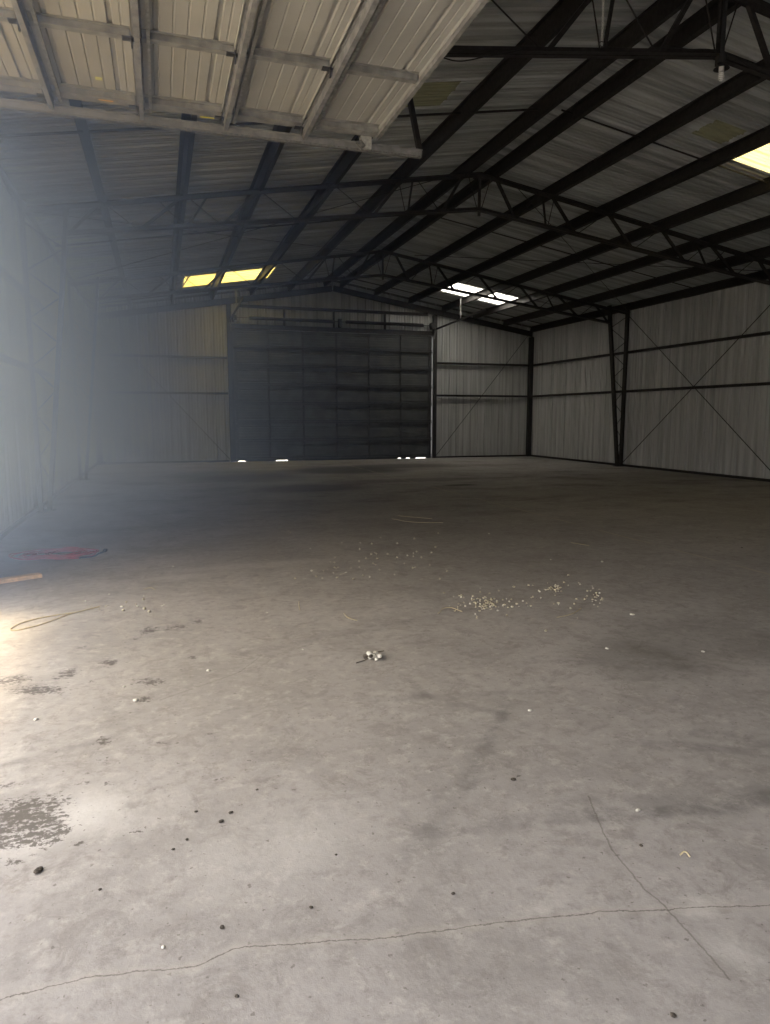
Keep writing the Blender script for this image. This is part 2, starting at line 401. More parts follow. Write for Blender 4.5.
tag(link('baseboard_right', bm, M['steel']), 'dark base angle along the foot of the right wall', kind='structure')
bm = bmesh.new(); box(bm, FX1+.2, XR-.05, YB-.05, YB-.002, 0, .06); box(bm, XL+.05, FX0-.2, YB-.05, YB-.002, 0, .06)
tag(link('baseboard_back', bm, M['steel']), 'dark base angle along the foot of the gable wall', kind='structure')
bm = bmesh.new(); box(bm, XL+.002, XL+.05, DY1+.2, YB-.05, 0, .06)
tag(link('baseboard_left', bm, M['steel']), 'dark base angle along the foot of the left wall', kind='structure')

n_trim = 1
for x, sg, nm in ((XL, -1, 'left'), (XR, 1, 'right')):
    bm = bmesh.new(); box(bm, min(x-sg*.012, x+sg*.07), max(x-sg*.012, x+sg*.07), YF-.08, YB+.08, roof(x)-.09, roof(x)+.045)
    n_trim += 1; tag(link('trim_%d' % n_trim, bm, M['galvdark']), 'closure strip where the %s wall meets the roof' % nm, kind='structure')
for y, sg, nm in ((YF, -1, 'near'), (YB, 1, 'far')):
    bm = bmesh.new()
    for xe in (XL-.06, XR+.06): prism(bm, rect(.09, .12), (XM, y+sg*.035, ZR-.01), (xe, y+sg*.035, roof(xe)-.01))
    n_trim += 1; tag(link('trim_%d' % n_trim, bm, M['galvdark']), 'closure strip where the %s gable wall meets the roof' % nm, kind='structure')
for x in (XL, XR):
    for y, sg in ((YF, -1), (YB, 1)):
        bm = bmesh.new(); box(bm, x-.05, x+.05, y-.005 if sg > 0 else y-.05, y+.05 if sg > 0 else y+.005, 0, roof(x)-.02)
        n_trim += 1; tag(link('trim_%d' % n_trim, bm, M['galvdark']), 'metal corner flashing', kind='structure')

# ---------------------------------------------------------------- purlins
PD = .20
ORD = ['first', 'second', 'third', 'fourth', 'fifth', 'sixth', 'seventh']
OFF = [.32, 1.62, 2.95, 4.3, 5.6, 6.9, 8.1]
for side, sg in (('left', -1), ('right', 1)):
    for k, o in enumerate(OFF):
        x = XM+sg*o; z = roof(x)-.026-(.01 if k else 0)
        place = 'beside the ridge' if k == 0 else ('at the eave' if k == 6 else '%s down from the ridge' % ORD[k])
        b = bar('roof_purlin', [(p, q-PD) for p, q in zee(PD, .07, .005, -1)], (x, YF+.02, z-.012), (x, YB-.02, z-.012), M['steel'], up=(sg*SL, 0, 1))
        tag(b, 'black steel purlin under the %s roof slope, %s' % (side, place), 'roof purlin', 'purlins under the %s roof slope' % side)

# sag rods between the purlins at mid bay
for nm, y, rng in (('nearest bay', 10.35, None), ('middle bay', 16.3, None), ('farthest bay', 24.2, None)):
    for side, sg in (('left', -1), ('right', 1)):
        x0, x1 = XM+sg*.1, XM+sg*8.0
        a = bar('sag_rod', angle(.028, .006), (x0, y, roof(x0)-.13), (x1, y, roof(x1)-.13), M['steel'])
        tag(a, 'thin dark sag strap across the %s roof slope in the %s' % (side, nm), 'sag rod', 'sag straps')
# roof cross bracing rods
for y0, y1, nm in ((TRUSS[1], TRUSS[2], 'middle bay'), ):
    for side, sg in (('left', -1), ('right', 1)):
        for (oa, ob) in ((.9, 8.0), (8.0, .9)):
            xa, xb = XM+sg*oa, XM+sg*ob
            b = bar('roof_brace_rod', ring(.008, 6), (xa, y0+.1, roof(xa)-.26), (xb, y1-.1, roof(xb)-.26), M['steel'])
            tag(b, 'thin brace rod under the %s roof slope, running %s' % (side, 'outward to the far truss' if oa < ob else 'inward to the far truss'), 'brace rod', 'roof brace rods')

# ---------------------------------------------------------------- trusses
ZT, ZB = roof(XM)-.245, 5.60            # top chord underside line, bottom chord line at the ridge
SB = .135
def ztop(o): return ZT-SL*o
def zbot(o): return ZB-SB*o
def strut(name, prof, a, b, m, root): return bar(name, prof, a, b, m, root, up=(0, 1, 0))
def truss(y, nm, dz=0):
    t = empty('roof_truss', (XM, y, 4.5), 'black steel roof truss spanning the hangar, %s' % nm, 'roof truss', 'roof trusses')
    for sg in (-1, 1):
        x1 = XM+sg*8.14
        bm = bmesh.new()
        for q in (-1, 1):
            prism(bm, [(q*.012+q*p, r) for p, r in angle(.07, .008, 1, -1)], (XM, y, ztop(0)+.02), (x1, y, ztop(8.14)+.02))
        under(link('top_chord', bm, M['steel']), t)
        bm = bmesh.new()
        for q in (-1, 1):
            prism(bm, [(q*.012+q*p, r) for p, r in angle(.065, .008, 1, 1)], (XM, y, zbot(0)-.02), (XM+sg*7.45, y, zbot(7.45)-.02))
        under(link('bottom_chord', bm, M['steel']), t)
        thick = ((.36, .78), (1.60, 2.16), (2.93, 3.55), (4.28, 4.9), (5.58, 6.28))
        for a, b in thick:
            strut('web_strut', rect(.05, .05), (XM+sg*a, y, ztop(a)), (XM+sg*b, y, zbot(b)), M['steel'], t)
        for a, b in ((1.38, 1.48), (5.15, 5.5)):
            strut('web_strut', rect(.032, .032), (XM+sg*a, y, ztop(a)), (XM+sg*b, y, zbot(b)), M['steel'], t)
        for a, b in ((1.30, .82), (1.66, 1.52), (2.9, 2.2), (4.24, 3.6), (5.5, 4.95), (6.0, 5.55), (6.85, 6.33), (.24, .04)):
            strut('web_rod', ring(.009, 6), (XM+sg*a, y, ztop(a)), (XM+sg*b, y, zbot(b)), M['steel'], t)
        strut('web_strut', rect(.05, .05), (XM+sg*6.92, y, ztop(6.92)), (XM+sg*7.4, y, zbot(7.4)), M['steel'], t)
    strut('ridge_post', rect(.045, .045), (XM, y, ztop(0)), (XM, y, zbot(0)-.12), M['steel'], t)
    bm = bmesh.new(); box(bm, XM-.14, XM+.14, y-.005, y+.005, ztop(0)-.10, ztop(0)+.02)
    under(link('gusset_plate', bm, M['steel']), t)
    return t
for y, nm in zip(TRUSS, ('the one with a bulb at its middle', 'the middle one of three', 'the farthest of three')): truss(y, nm)
for o in COL.objects:
    if o.get('category') == 'roof truss' and abs(o.location.y-TRUSS[2]) < .1: o.location.z -= .09

def column(sg, y, nm):
    x = (XR if sg > 0 else XL)-sg*.10
    side = 'right' if sg > 0 else 'left'
    t = empty('truss_column', (x, y, 0), 'black V shaped steel truss column against the %s wall, %s' % (side, nm), 'steel column', 'truss columns')
    o1, o0 = 7.42, 8.02
    zt_in, zt_out = ztop(7.42), ztop(8.1)
    under(bar('outer_flange', [(p, q) for p, q in rect(.15, .06)], (x, y, 0), (x, y, zt_out), M['steel'], up=(1, 0, 0)), t)
    xi0, xi1 = x-sg*.13, XM+sg*o1
    under(bar('inner_flange', [(p, q) for p, q in rect(.15, .06)], (xi0, y, 0), (xi1, y, zt_in), M['steel'], up=(1, 0, 0)), t)
    bm = bmesh.new(); box(bm, x-.22 if sg > 0 else x-.10, x+.10 if sg > 0 else x+.22, y-.13, y+.13, 0, .015)
    if sg > 0: pass
    under(link('base_plate', bm, M['steel']), t)
    n = 11
    for k in range(n):
        z0, z1 = .5+k*.385, .5+(k+1)*.385
        fi = lambda z: xi0+(xi1-xi0)*z/zt_in
        a, b = ((x, z0), (fi(z1), z1)) if k % 2 else ((fi(z0), z0), (x, z1))
        under(bar('lacing_rod', ring(.010, 6), (a[0], y, a[1]), (b[0], y, b[1]), M['steel'], up=(0, 1, 0)), t)
for sg in (-1, 1):
    for y, nm in zip(TRUSS, ('nearest one, below the first truss', 'below the middle truss', 'the farthest one, below the far truss')): column(sg, y, nm)

# gable end rafter and posts
for side, sg in (('left', -1), ('right', 1)):
    x1 = XM+sg*8.1
    b = bar('gable_rafter', cee(.2, .07), (XM, YB-.14, roof(XM)-.44), (x1, YB-.14, roof(x1)-.44), M['steel'])
    tag(b, 'black steel end rafter along the %s half of the far gable' % side, 'rafter', 'gable rafters')
    xc = (XR-.12) if sg > 0 else (XL+.12)
    b = bar('corner_post', rect(.16, .16), (xc, YB-.14, 0), (xc, YB-.14, roof(xc)-.45), M['steel'], up=(1, 0, 0))
    tag(b, 'black steel corner post at the far %s corner' % side, 'steel post', 'corner posts')
    xj = FX1+.10 if sg > 0 else FX0-.10
    b = bar('door_jamb_post', rect(.16, .14), (xj, YB-.11, 0), (xj, YB-.11, roof(xj)-.45), M['steel'], up=(1, 0, 0))
    tag(b, 'black steel post on the %s side of the far closed door' % side, 'steel post', 'jamb posts of the far door')
b = bar('header_girt', cee(.10, .07), (2.75, YB-.06, 5.36), (9.8, YB-.06, 5.36), M['steel'])
tag(b, 'black steel header girt above the far door, under the gable peak', 'girt')
b = bar('door_header', cee(.16, .07), (FX0-.02, YB-.08, FZ+.035), (FX1+.02, YB-.08, FZ+.035), M['steel'])
tag(b, 'dark steel lintel channel directly on top of the far door', 'door header')
for k, x in enumerate((4.35, 6.15, 8.1)):
    b = bar('header_stud', rect(.09, .06), (x, YB-.05, FZ+.16), (x, YB-.05, 5.35), M['steel'], up=(1, 0, 0))
    tag(b, '%s short dark stud between the far door lintel and the header girt' % ('left', 'middle', 'right')[k], 'stud', 'studs above the far door')
# girts
for lvl, z in (('lower', 2.36), ('upper', 3.58)):
    for name, a, b_, desc in (('wall_girt', (XR-.004, 7.5-12, z), (XR-.004, YB-.22, z), 'right side wall'),
                              ('wall_girt', (XL+.004, YB-.22, z), (XL+.004, DY1+.05, z), 'left side wall')):
        b = bar(name, [(p-.1, q) for p, q in cee(.075, .10)], a, b_, M['steel'])
        tag(b, '%s black girt running along the %s' % (lvl, desc), 'wall girt', 'girts on the side walls')
    for x0, x1, desc in ((FX1+.19, XR-.21, 'right of the closed door'), (XL+.21, FX0-.19, 'left of the closed door')):
        b = bar('wall_girt', [(p, q) for p, q in cee(.075, .10)], (x0, YB-.104, z), (x1, YB-.104, z), M['steel'])
        tag(b, '%s black girt on the far gable wall, %s' % (lvl, desc), 'wall girt', 'girts on the gable wall')
# wall brace rods
YM0, YM1 = TRUSS[1]+.08, TRUSS[2]-.12
for (ya, za, yb, zb, d) in ((YM0, .12, YM1, 4.75, 'rising toward the far column'), (YM0, 4.75, YM1, .12, 'falling toward the foot of the far column')):
    b = bar('wall_brace_rod', ring(.011, 6), (XR-.13-(.03 if za < 1 else 0), ya, za), (XR-.13-(.03 if za < 1 else 0), yb, zb), M['rust'])
    tag(b, 'diagonal brace rod on the right wall, %s' % d, 'brace rod', 'crossed brace rods on the right wall')
b = bar('wall_brace_rod', ring(.010, 6), (FX1+.2, YB-.12, .1), (XR-.25, YB-.12, 4.8), M['steel']); tag(b, 'diagonal brace rod on the far gable wall right of the door', 'brace rod', 'brace rods on the gable wall')
b = bar('wall_brace_rod', ring(.010, 6), (FX0-.2, YB-.12, .1), (XL+.25, YB-.12, 4.8), M['steel']); tag(b, 'diagonal brace rod on the far gable wall left of the door', 'brace rod', 'brace rods on the gable wall')

# ---------------------------------------------------------------- sectional overhead doors
def section_profile(w):
    """ribbed skin across one section: (s along section height, depth outwards)"""
    pts = [(0, 0), (.012, 0)]
    for s in (.20*w, .78*w):
        pts += [(s, 0), (s+.006, .018), (s+.034, .018), (s+.040, 0)]
    for s in (.38*w, .52*w, .66*w, .90*w): pts += [(s, 0), (s+.004, .005), (s+.012, .005), (s+.016, 0)]
    pts = sorted(pts)+[(w-.002, 0)]
    return pts
def sectional(root, O, U, V, W, n, sw, length, ncol, skin, stile, far, tube):
    """O origin, U along the door height, V along its width, W towards the room"""
    O, U, V, W = Vector(O), Vector(U), Vector(V), Vector(W)
    for k in range(n):
        o = O+U*(k*sw)
        bm = bmesh.new()
        P = [(bm.verts.new(o+U*s-W*d), bm.verts.new(o+U*s-W*d+V*length)) for s, d in section_profile(sw)]
        for (a, b), (c, d) in zip(P, P[1:]): bm.faces.new((a, c, d, b))
        # folded edges of the section
        for s in (0, sw-.006):
            prism(bm, [(0, 0), (.004, 0), (.004, .03), (0, .03)] if s == 0 else [(-.004, 0), (0, 0), (0, .03), (-.004, .03)], o+U*s, o+U*s+V*length, up=W)
        sec = under(link('door_section', bm, skin, smooth=None), root)
        for c in range(ncol+1):
            v = length*c/ncol; wd = (.15 if far else .21) if c in (0, ncol) else (.075 if far else .11)
            v = min(max(v, wd/2), length-wd/2)
            b = bar('stile', hat(.045, wd*.55, wd*.225), o+V*v+W*.045+U*.006, o+V*v+W*.045+U*(sw-.012), stile, up=-W); b.parent = sec
        # long reinforcing strut near the joint
        if k > 0 or far:
            b = bar('reinforcing_strut', hat(.075, .034, .014), o+U*.035+W*.122, o+U*.035+W*.122+V*length, tube, up=-W); b.parent = sec
            if far:
                b = bar('reinforcing_strut', rect(.03, .03), o+U*.10+W*.06, o+U*.10+W*.06+V*length, M['hinge'], up=-W); b.parent = sec
            else:
                b = bar('edge_channel', cee(.03, .022), o+U*.115+W*.03, o+U*.115+W*.03+V*length, M['galv'], up=W); b.parent = sec
        if k > 0:
            for c in range(ncol+1):
                v = length*c/ncol; v = min(max(v, .055), length-.055)
                bm = bmesh.new(); q = o+V*v+W*.048
                prism(bm, rect(.06, .006), q-U*.06, q+U*.06, up=W)
                prism(bm, [(-.03, 0), (.03, 0), (.012, .055), (-.012, .055)], q-U*.006+V*0, q+U*.006, up=W)
                prism(bm, ring(.009), q+W*.012-V*.032, q+W*.012+V*.032, up=W)
                h = link('hinge', bm, M['hinge']); h.parent = sec

# near door, pulled up and lying flat above the camera: leading edge at x = 1.94
NZ = 4.12
root = empty('overhead_door', (XL+.1, (DY0+DY1)/2, NZ), 'raised grey sectional overhead door lying flat under the roof, seen from below', 'overhead door', kind='thing')
W0 = .672
sectional(root, (1.94-6*W0, 1.86, NZ), (1, 0, 0), (0, 1, 0), (0, 0, -1), 6, W0, 4.56, 4, M['skin'], M['stile'], False, M['tube'])
# edge member of the leading section
b = under(bar('edge_rail', cee(.10, .035), (1.94, 1.86, NZ-.06), (1.94, 6.42, NZ-.06), M['stile'], root), root)
# stickers on the far stile
def sticker(m, x, y, z, lx, ly):
    bm = bmesh.new(); box(bm, x, x+lx, y, y+ly, z-.001, z); return under(link('sticker', bm, m), root)
s1 = sticker(M['orange'], -.36, 6.30, NZ-.046, .11, .020); s1['label'] = 'orange sticker'
s2 = sticker(M['yellow'], .42, 6.385, NZ-.046, .12, .018); s2['label'] = 'bright yellow sticker'
s3 = sticker(M['pale'], -.36, 6.02, NZ-.001, .05, .05); s3['label'] = 'faded yellow sticker'
# its track
def track(x0, x1, y, z, label, nm, back):
    t = empty('door_track', (x0, y, z), label, 'door track', 'tracks of the raised door')
    pr = [(0, -.015), (.004, -.015), (.004, .026), (.030, .026), (.030, .018), (.034, .018), (.034, .03), (0, .03)]
    under(bar('track_channel', [(p*back, q) for p, q in pr], (x0, y, z), (x1, y, z), M['tube']), t)
    under(bar('track_angle', [(p*back, q-.03) for p, q in angle(.045, .005, -1, 1)], (x0, y, z), (x1, y, z), M['galvdark']), t)
    return t
tr = track(XL+.45, 2.42, DY1+.055, NZ-.10, 'grey steel track under the far edge of the raised door', 1, 1)
bm = bmesh.new()
for i in range(9):     # curved part down to the wall
    a0, a1 = math.pi/2*i/9, math.pi/2*(i+1)/9
    r = .38; cx, cz = XL+.45, NZ-.10-r
    p0 = (cx-r*math.sin(a0), DY1+.055, cz+r*math.cos(a0)); p1 = (cx-r*math.sin(a1), DY1+.055, cz+r*math.cos(a1))
    prism(bm, rect(.04, .05), p0, p1, up=(0, 1, 0))
prism(bm, rect(.04, .05), (XL+.07, DY1+.055, NZ-.48), (XL+.07, DY1+.055, .02), up=(0, 1, 0))
under(link('vertical_track', bm, M['galv']), tr)
tn = track(XL+.45, 2.42, DY0-.085, NZ-.10, 'grey steel track under the near edge of the raised door', 1, -1)
bm = bmesh.new()
for i in range(9):
    a0, a1 = math.pi/2*i/9, math.pi/2*(i+1)/9
    r = .38; cx, cz = XL+.45, NZ-.10-r
    p0 = (cx-r*math.sin(a0), DY0-.085, cz+r*math.cos(a0)); p1 = (cx-r*math.sin(a1), DY0-.085, cz+r*math.cos(a1))
    prism(bm, rect(.04, .05), p0, p1, up=(0, 1, 0))
prism(bm, rect(.04, .05), (XL+.07, DY0-.085, NZ-.48), (XL+.07, DY0-.085, .02), up=(0, 1, 0))
under(link('vertical_track', bm, M['galv']), tn)
# top corner roller bracket
rb = empty('roller_bracket', (1.84, 6.38, NZ-.06), 'small galvanised top roller bracket at the corner of the raised door', 'roller bracket')
bm = bmesh.new(); prism(bm, [(-.03, 0), (.03, 0), (.012, .10), (-.012, .10)], (1.80, 6.38, NZ-.052), (1.90, 6.38, NZ-.052), up=(0, 0, -1)); under(link('bracket_plate', bm, M['galv']), rb)
bm = bmesh.new(); prism(bm, ring(.028, 12), (1.85, 6.42, NZ-.10), (1.85, 6.45, NZ-.10)); prism(bm, ring(.008, 8), (1.85, 6.42, NZ-.10), (1.85, 6.42, NZ-.10)); under(link('roller', bm, M['white']), rb)
bm = bmesh.new(); prism(bm, rect(.03, .05), (1.78, 6.36, NZ-.10), (1.82, 6.36, NZ-.15)); under(link('bolt', bm, M['galvdark']), rb)
# hanger of the track from the first truss
b = bar('track_hanger', angle(.045, .005), (2.30, TRUSS[0]-.1, zbot(3.8)), (2.40, DY1+.07, NZ-.10), M['steel'], up=(0, 1, 0))
tag(b, 'short dark angle hanging from the near truss to the end of the raised door track', 'track hanger')

# far door
root2 = empty('overhead_door', (XM+.13, YB-.055, 0), 'closed dark grey sectional overhead door in the far gable wall', 'overhead door', kind='thing')
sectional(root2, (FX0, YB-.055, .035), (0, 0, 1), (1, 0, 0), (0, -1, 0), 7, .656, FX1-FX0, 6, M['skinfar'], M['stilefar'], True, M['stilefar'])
bm = bmesh.new(); x = FX0
for a, b_ in ((FX0, FX0+.1), (FX0+.35, 3.95), (4.38, 8.62), (8.75, 8.95), (9.1, 9.35), (9.75, FX1)): box(bm, a, b_, YB-.065, YB-.04, .0, .05)
under(link('bottom_seal', bm, M['black']), root2)
for side, sg, x in (('left', -1, FX0-.02), ('right', 1, FX1+.02)):
    t = empty('door_track', (x, YB-.2, 0), 'dark steel track at the %s edge of the far closed door' % side, 'door track', 'tracks of the far door')
    under(bar('vertical_track', rect(.05, .05), (x, YB-.215, .02), (x, YB-.215, 4.55), M['steel'], up=(1, 0, 0)), t)
    xx = x+sg*.06
    under(bar('horizontal_track', rect(.045, .06), (xx, YB-.24, 4.86), (xx, 20.9, 4.99), M['steel']), t)
    bm = bmesh.new(); prism(bm, rect(.05, .05), (x, YB-.215, 4.5), (xx, YB-.30, 4.9), up=(1, 0, 0)); under(link('curved_track', bm, M['galvdark']), t)
    h = bar('track_hanger', rect(.035, .02), (xx, 22.95, 4.94), (xx, 22.95, roof(xx)-.21), M['galv'], up=(1, 0, 0))
    tag(h, 'pale galvanised hanger strip holding the %s track of the far door' % side, 'track hanger', 'hangers of the far door tracks')
sp = empty('spring_shaft', (XM+.1, YB-.26, 4.93), 'dark torsion spring shaft above the far closed door', 'spring shaft')
under(bar('shaft', ring(.013), (FX0+.03, YB-.26, 4.99), (FX1-.03, YB-.26, 4.99), M['steel']), sp)
for x0, x1 in ((3.1, 6.15), (6.55, 9.55)):
    bm = bmesh.new(); n = 60
    prism(bm, ring(.052, 10), (x0, YB-.26, 4.99), (x1, YB-.26, 4.975))
    for i in range(n):
        xa = x0+(x1-x0)*i/n
        prism(bm, ring(.060, 10), (xa, YB-.26, 4.99), (xa+(x1-x0)/n*.5, YB-.26, 4.99))
    under(link('spring', bm, M['steel']), sp)
for x in (FX0+.12, FX1-.12):
    bm = bmesh.new(); prism(bm, ring(.085, 16), (x-.04, YB-.26, 4.99), (x+.04, YB-.26, 4.99)); under(link('cable_drum', bm, M['steel']), sp)
for x in (6.35, ):
    bm = bmesh.new(); box(bm, x-.05, x+.05, YB-.27, YB-.05, 4.80, 5.10); under(link('centre_bracket', bm, M['steel']), sp)
for sg, x in ((-1, FX0+.05), (1, FX1-.05)):
    bm = bmesh.new(); box(bm, x-.03, x+.03, YB-.30, YB-.05, 4.86, 5.10); under(link('end_bracket', bm, M['steel']), sp)

# ---------------------------------------------------------------- lamp, chain and cables on the near truss
T0 = TRUSS[0]
LZ = -.05
lp = empty('hanging_lamp', (XM, T0-.06, zbot(0)-.12), 'unlit white spiral bulb under a small black reflector hanging from the near truss', 'lamp')
under(bar('conduit', ring(.022), (XM, T0-.06, zbot(0)+.62), (XM, T0-.06, zbot(0)-.10), M['black'], up=(1, 0, 0)), lp)
bm = bmesh.new(); prism(bm, ring(.05, 12), (XM, T0-.06, zbot(0)+.02), (XM, T0-.06, zbot(0)-.06), up=(1, 0, 0)); under(link('junction_box', bm, M['black']), lp)
bm = bmesh.new()
r0 = [(.025, -.09), (.06, -.10), (.085, -.125), (.080, -.128), (.055, -.108), (.02, -.10)]
rings = []
for r, z in r0: rings.append([bm.verts.new((XM+r*math.cos(a*math.pi/10), T0-.06+r*math.sin(a*math.pi/10), zbot(0)+z)) for a in range(20)])
for a, b_ in zip(rings, rings[1:]):
    for i in range(20): bm.faces.new((a[i], a[(i+1) % 20], b_[(i+1) % 20], b_[i]))
under(link('reflector', bm, M['black'], smooth=True), lp)
bm = bmesh.new(); prism(bm, ring(.028, 14), (XM, T0-.06, zbot(0)-.10), (XM, T0-.06, zbot(0)-.155), up=(1, 0, 0)); under(link('bulb_base', bm, M['white'], smooth=False), lp)
pts = []
for i in range(46):
    a = i*.62; q = i/45; rr = .024*(1 if q < .85 else (1-(q-.85)*4))
    pts.append((XM+rr*math.cos(a), T0-.06+rr*math.sin(a), zbot(0)-.160-.085*q))
bl = tube_curve('bulb', pts, .008, M['white']); under(bl, lp); lp.location.z -= .05
# chain
ch = empty('hanging_chain', (4.62, T0-.03, 5.5), 'pale steel chain with a ring hanging in front of the near truss', 'chain')
bm = bmesh.new()
def torus(bm, c, rx_, rz_, r, plane, n=12, mseg=5):
    vs = []
    for i in range(n):
        a = 2*math.pi*i/n; ca, sa = math.cos(a), math.sin(a)
        row = []
        for j in range(mseg):
            bb = 2*math.pi*j/mseg; h, o = r*math.cos(bb), r*math.sin(bb)
            u = (rx_+h)*ca; v = (rz_+h)*sa
            row.append(bm.verts.new((c[0]+u, c[1]+o, c[2]+v) if plane == 0 else (c[0]+o, c[1]+u, c[2]+v)))
        vs.append(row)
    for i in range(n):
        for j in range(mseg): bm.faces.new((vs[i][j], vs[(i+1) % n][j], vs[(i+1) % n][(j+1) % mseg], vs[i][(j+1) % mseg]))
xc_, zc = 4.56, zbot(1.5)+.06
k = 0; z = zc+.05
while z < 6.22: torus(bm, (xc_, T0-.05, z), .010, .018, .0045, k % 2); z += .026; k += 1
under(link('chain_links', bm, M['chain'], smooth=True), ch)
bm = bmesh.new(); torus(bm, (xc_, T0-.05, zc), .025, .025, .006, 0, 16, 6); under(link('end_ring', bm, M['galvdark'], smooth=True), ch)
for nm, x0, x1, sag, lab in (('power_cable', 2.5, 3.6, .10, 'thin black cable sagging under the near truss beside the raised door'),
                             ('power_cable', 5.1, 6.0, .05, 'thin black cable looped on the near truss just left of the bulb'),
                             ('power_cable', 6.15, 7.2, .06, 'thin black cable drooping under the near truss right of the bulb')):
    pts = []
    for i in range(9):
        q = i/8; x = x0+(x1-x0)*q; o = abs(x-XM)
        s = -1 if 'loop' not in lab else 1
        pts.append((x, T0-.09-.02*math.sin(q*9), zbot(o)-.02+s*sag*math.sin(math.pi*q)*(1+.3*math.sin(q*7))))
    tag(tube_curve(nm, pts, .006, M['black']), lab, 'cable', 'cables on the near truss')

# ---------------------------------------------------------------- things on the floor
cx, cy = on_floor(60, 555)
pts = []
for i in range(150):
    a = i*.62+R.uniform(-.12, .12); q = i/150
    rx_ = .30+.12*math.sin(i*.31)+R.uniform(-.03, .03); ry_ = .20+.06*math.cos(i*.23)
    ox = .10*math.sin(i*.05)
    pts.append((cx+ox+rx_*math.cos(a), cy+ry_*math.sin(a)*1.25, .008+.028*(.5+.5*math.sin(i*1.7))*(.6+.4*q)))
cr = empty('extension_cord', (cx, cy, 0), 'tangled red extension cord coiled on the floor at the left', 'extension cord')
under(tube_curve('cord_loops', pts, .0065, M['cord'], res=2), cr)
ex, ey = on_floor(100, 554); fx, fy = on_floor(84, 560)
under(tube_curve('plug_lead', [(fx-.05, fy+.02, .02), (fx, fy, .03), ((ex+fx)/2, (ey+fy)/2-.05, .012), (ex, ey, .010), (ex+.05, ey+.12, .012)], .008, M['black'], res=2), cr)
bm = bmesh.new(); prism(bm, rect(.035, .028), (ex+.04, ey+.10, .016), (ex+.055, ey+.17, .016)); under(link('plug', bm, M['black']), cr)

px, py = on_floor(41, 577); qx, qy = on_floor(-40, 589)
b = bar('timber_plank', rect(.095, .04), (px, py, .021), (qx, qy, .021), M['wood'])
tag(b, 'short light brown timber plank on the floor at the left edge, below the red cord', 'plank')
bv = b.modifiers.new('b', 'BEVEL'); bv.width = .004; bv.segments = 2

def lump(name, x, y, s, m, seed, flat=.5, sub=2, z=None):
    rr = random.Random(seed); bm = bmesh.new(); bmesh.ops.create_icosphere(bm, subdivisions=sub, radius=1)
    k = [Vector((rr.uniform(-1, 1), rr.uniform(-1, 1), rr.uniform(-1, 1))).normalized() for _ in range(6)]
    am = [rr.uniform(-.35, .35) for _ in k]
    sx, sy = s*rr.uniform(.75, 1.25), s*rr.uniform(.75, 1.25); rot = rr.uniform(0, 3.14)
    for v in bm.verts:
        f = 1+sum(a*max(0, v.co.dot(d))**2 for a, d in zip(am, k))+rr.uniform(-.06, .06)
        c = v.co*f; v.co = Vector((c.x*sx, c.y*sy, c.z*s*flat))
    zm = min(v.co.z for v in bm.verts)
    for v in bm.verts: v.co.z -= zm*.92
    o = link(name, bm, m, smooth=True); o.location = (x, y, 0 if z is None else z); o.rotation_euler = (0, 0, rot)
    return o

# dark clods in the foreground
CL = [((38, 872), .020, 'dark dirt clod in the lower left, just below the big mud patch'), ((231, 813), .014, 'larger dark clod of the small cluster left of centre'),
      ((221, 822), .015, 'dark clod at the bottom of the small cluster left of centre'), ((196, 812), .010, 'small dark clod left of the cluster left of centre'),
      ((187, 840), .010, 'lone dark clod below the cluster left of centre'), ((173, 850), .008, 'tiny dark clod left of centre, beside another lone one'),
      ((311, 908), .012, 'dark clod above the long floor crack, near the middle'), ((222, 928), .014, 'dark flake just above the long floor crack at the left'),
      ((336, 855), .007, 'tiny dark clod in the middle of the near floor'), ((100, 890), .007, 'tiny dark clod right of the lower left one'),
      ((237, 997), .007, 'tiny dark clod below the long floor crack'), ((257, 790), .007, 'tiny dark clod above the small cluster left of centre'),
      ((641, 846), .011, 'dark chip beside the thin crack at the lower right'), ((673, 1016), .011, 'dark chip at the bottom right of the floor'), ((453, 894), .008, 'tiny dark chip above the long crack near the centre'),
      ((742, 548), .014, 'small dark lump on the far floor at the right'), ((717, 538), .012, 'tiny dark lump on the far floor near the right wall'), ((513, 780), .013, 'dark smear of dirt right of the tyre mark')]
for i, (p, s, lab) in enumerate(CL):
    x, y = on_floor(*p); tag(lump('dirt_clod', x, y, s*.75, M['clod'], 100+i, .38), lab, 'dirt clod', 'dark clods on the floor')
# pale chips
CH = [((36, 720), .014, 'pale chip at the left edge above the dark mud spots'), ((208, 671), .014, 'pale chip left of the grey crumpled clump'), ((136, 701), .016, 'pale chip beside a mud spot at the left'),
      ((124, 687), .010, 'pale chip between two mud streaks at the left'), ((162, 606), .012, 'pale chip beside the crumbs below the red cord'), ((122, 607), .016, 'flat pale chip below the red cord'), ((632, 615), .016, 'pinkish white chip alone on the floor right of centre'),
      ((607, 649), .012, 'flat pale chip right of centre'), ((530, 711), .012, 'small white chip next to the tyre mark'), ((638, 811), .011, 'white chip on the dark tyre band at the right'),
      ((602, 562), .014, 'pale chip on the dim floor right of centre'), ((703, 652), .010, 'tiny pale chip at the right'), ((163, 948), .008, 'tiny pale chip by the left part of the long crack'), ((267, 613), .012, 'white chip left of centre among the crumbs'), ((303, 650), .009, 'tiny white chip left of the crumpled clump'), ((489, 534), .016, 'pale speck far out on the dim floor'), ((173, 567), .015, 'pale speck right of the red cord')]
for i, (p, s, lab) in enumerate(CH):
    x, y = on_floor(*p); tag(lump('pale_chip', x, y, s, M['chip'], 200+i, .45), lab, 'chip', 'pale chips on the floor')
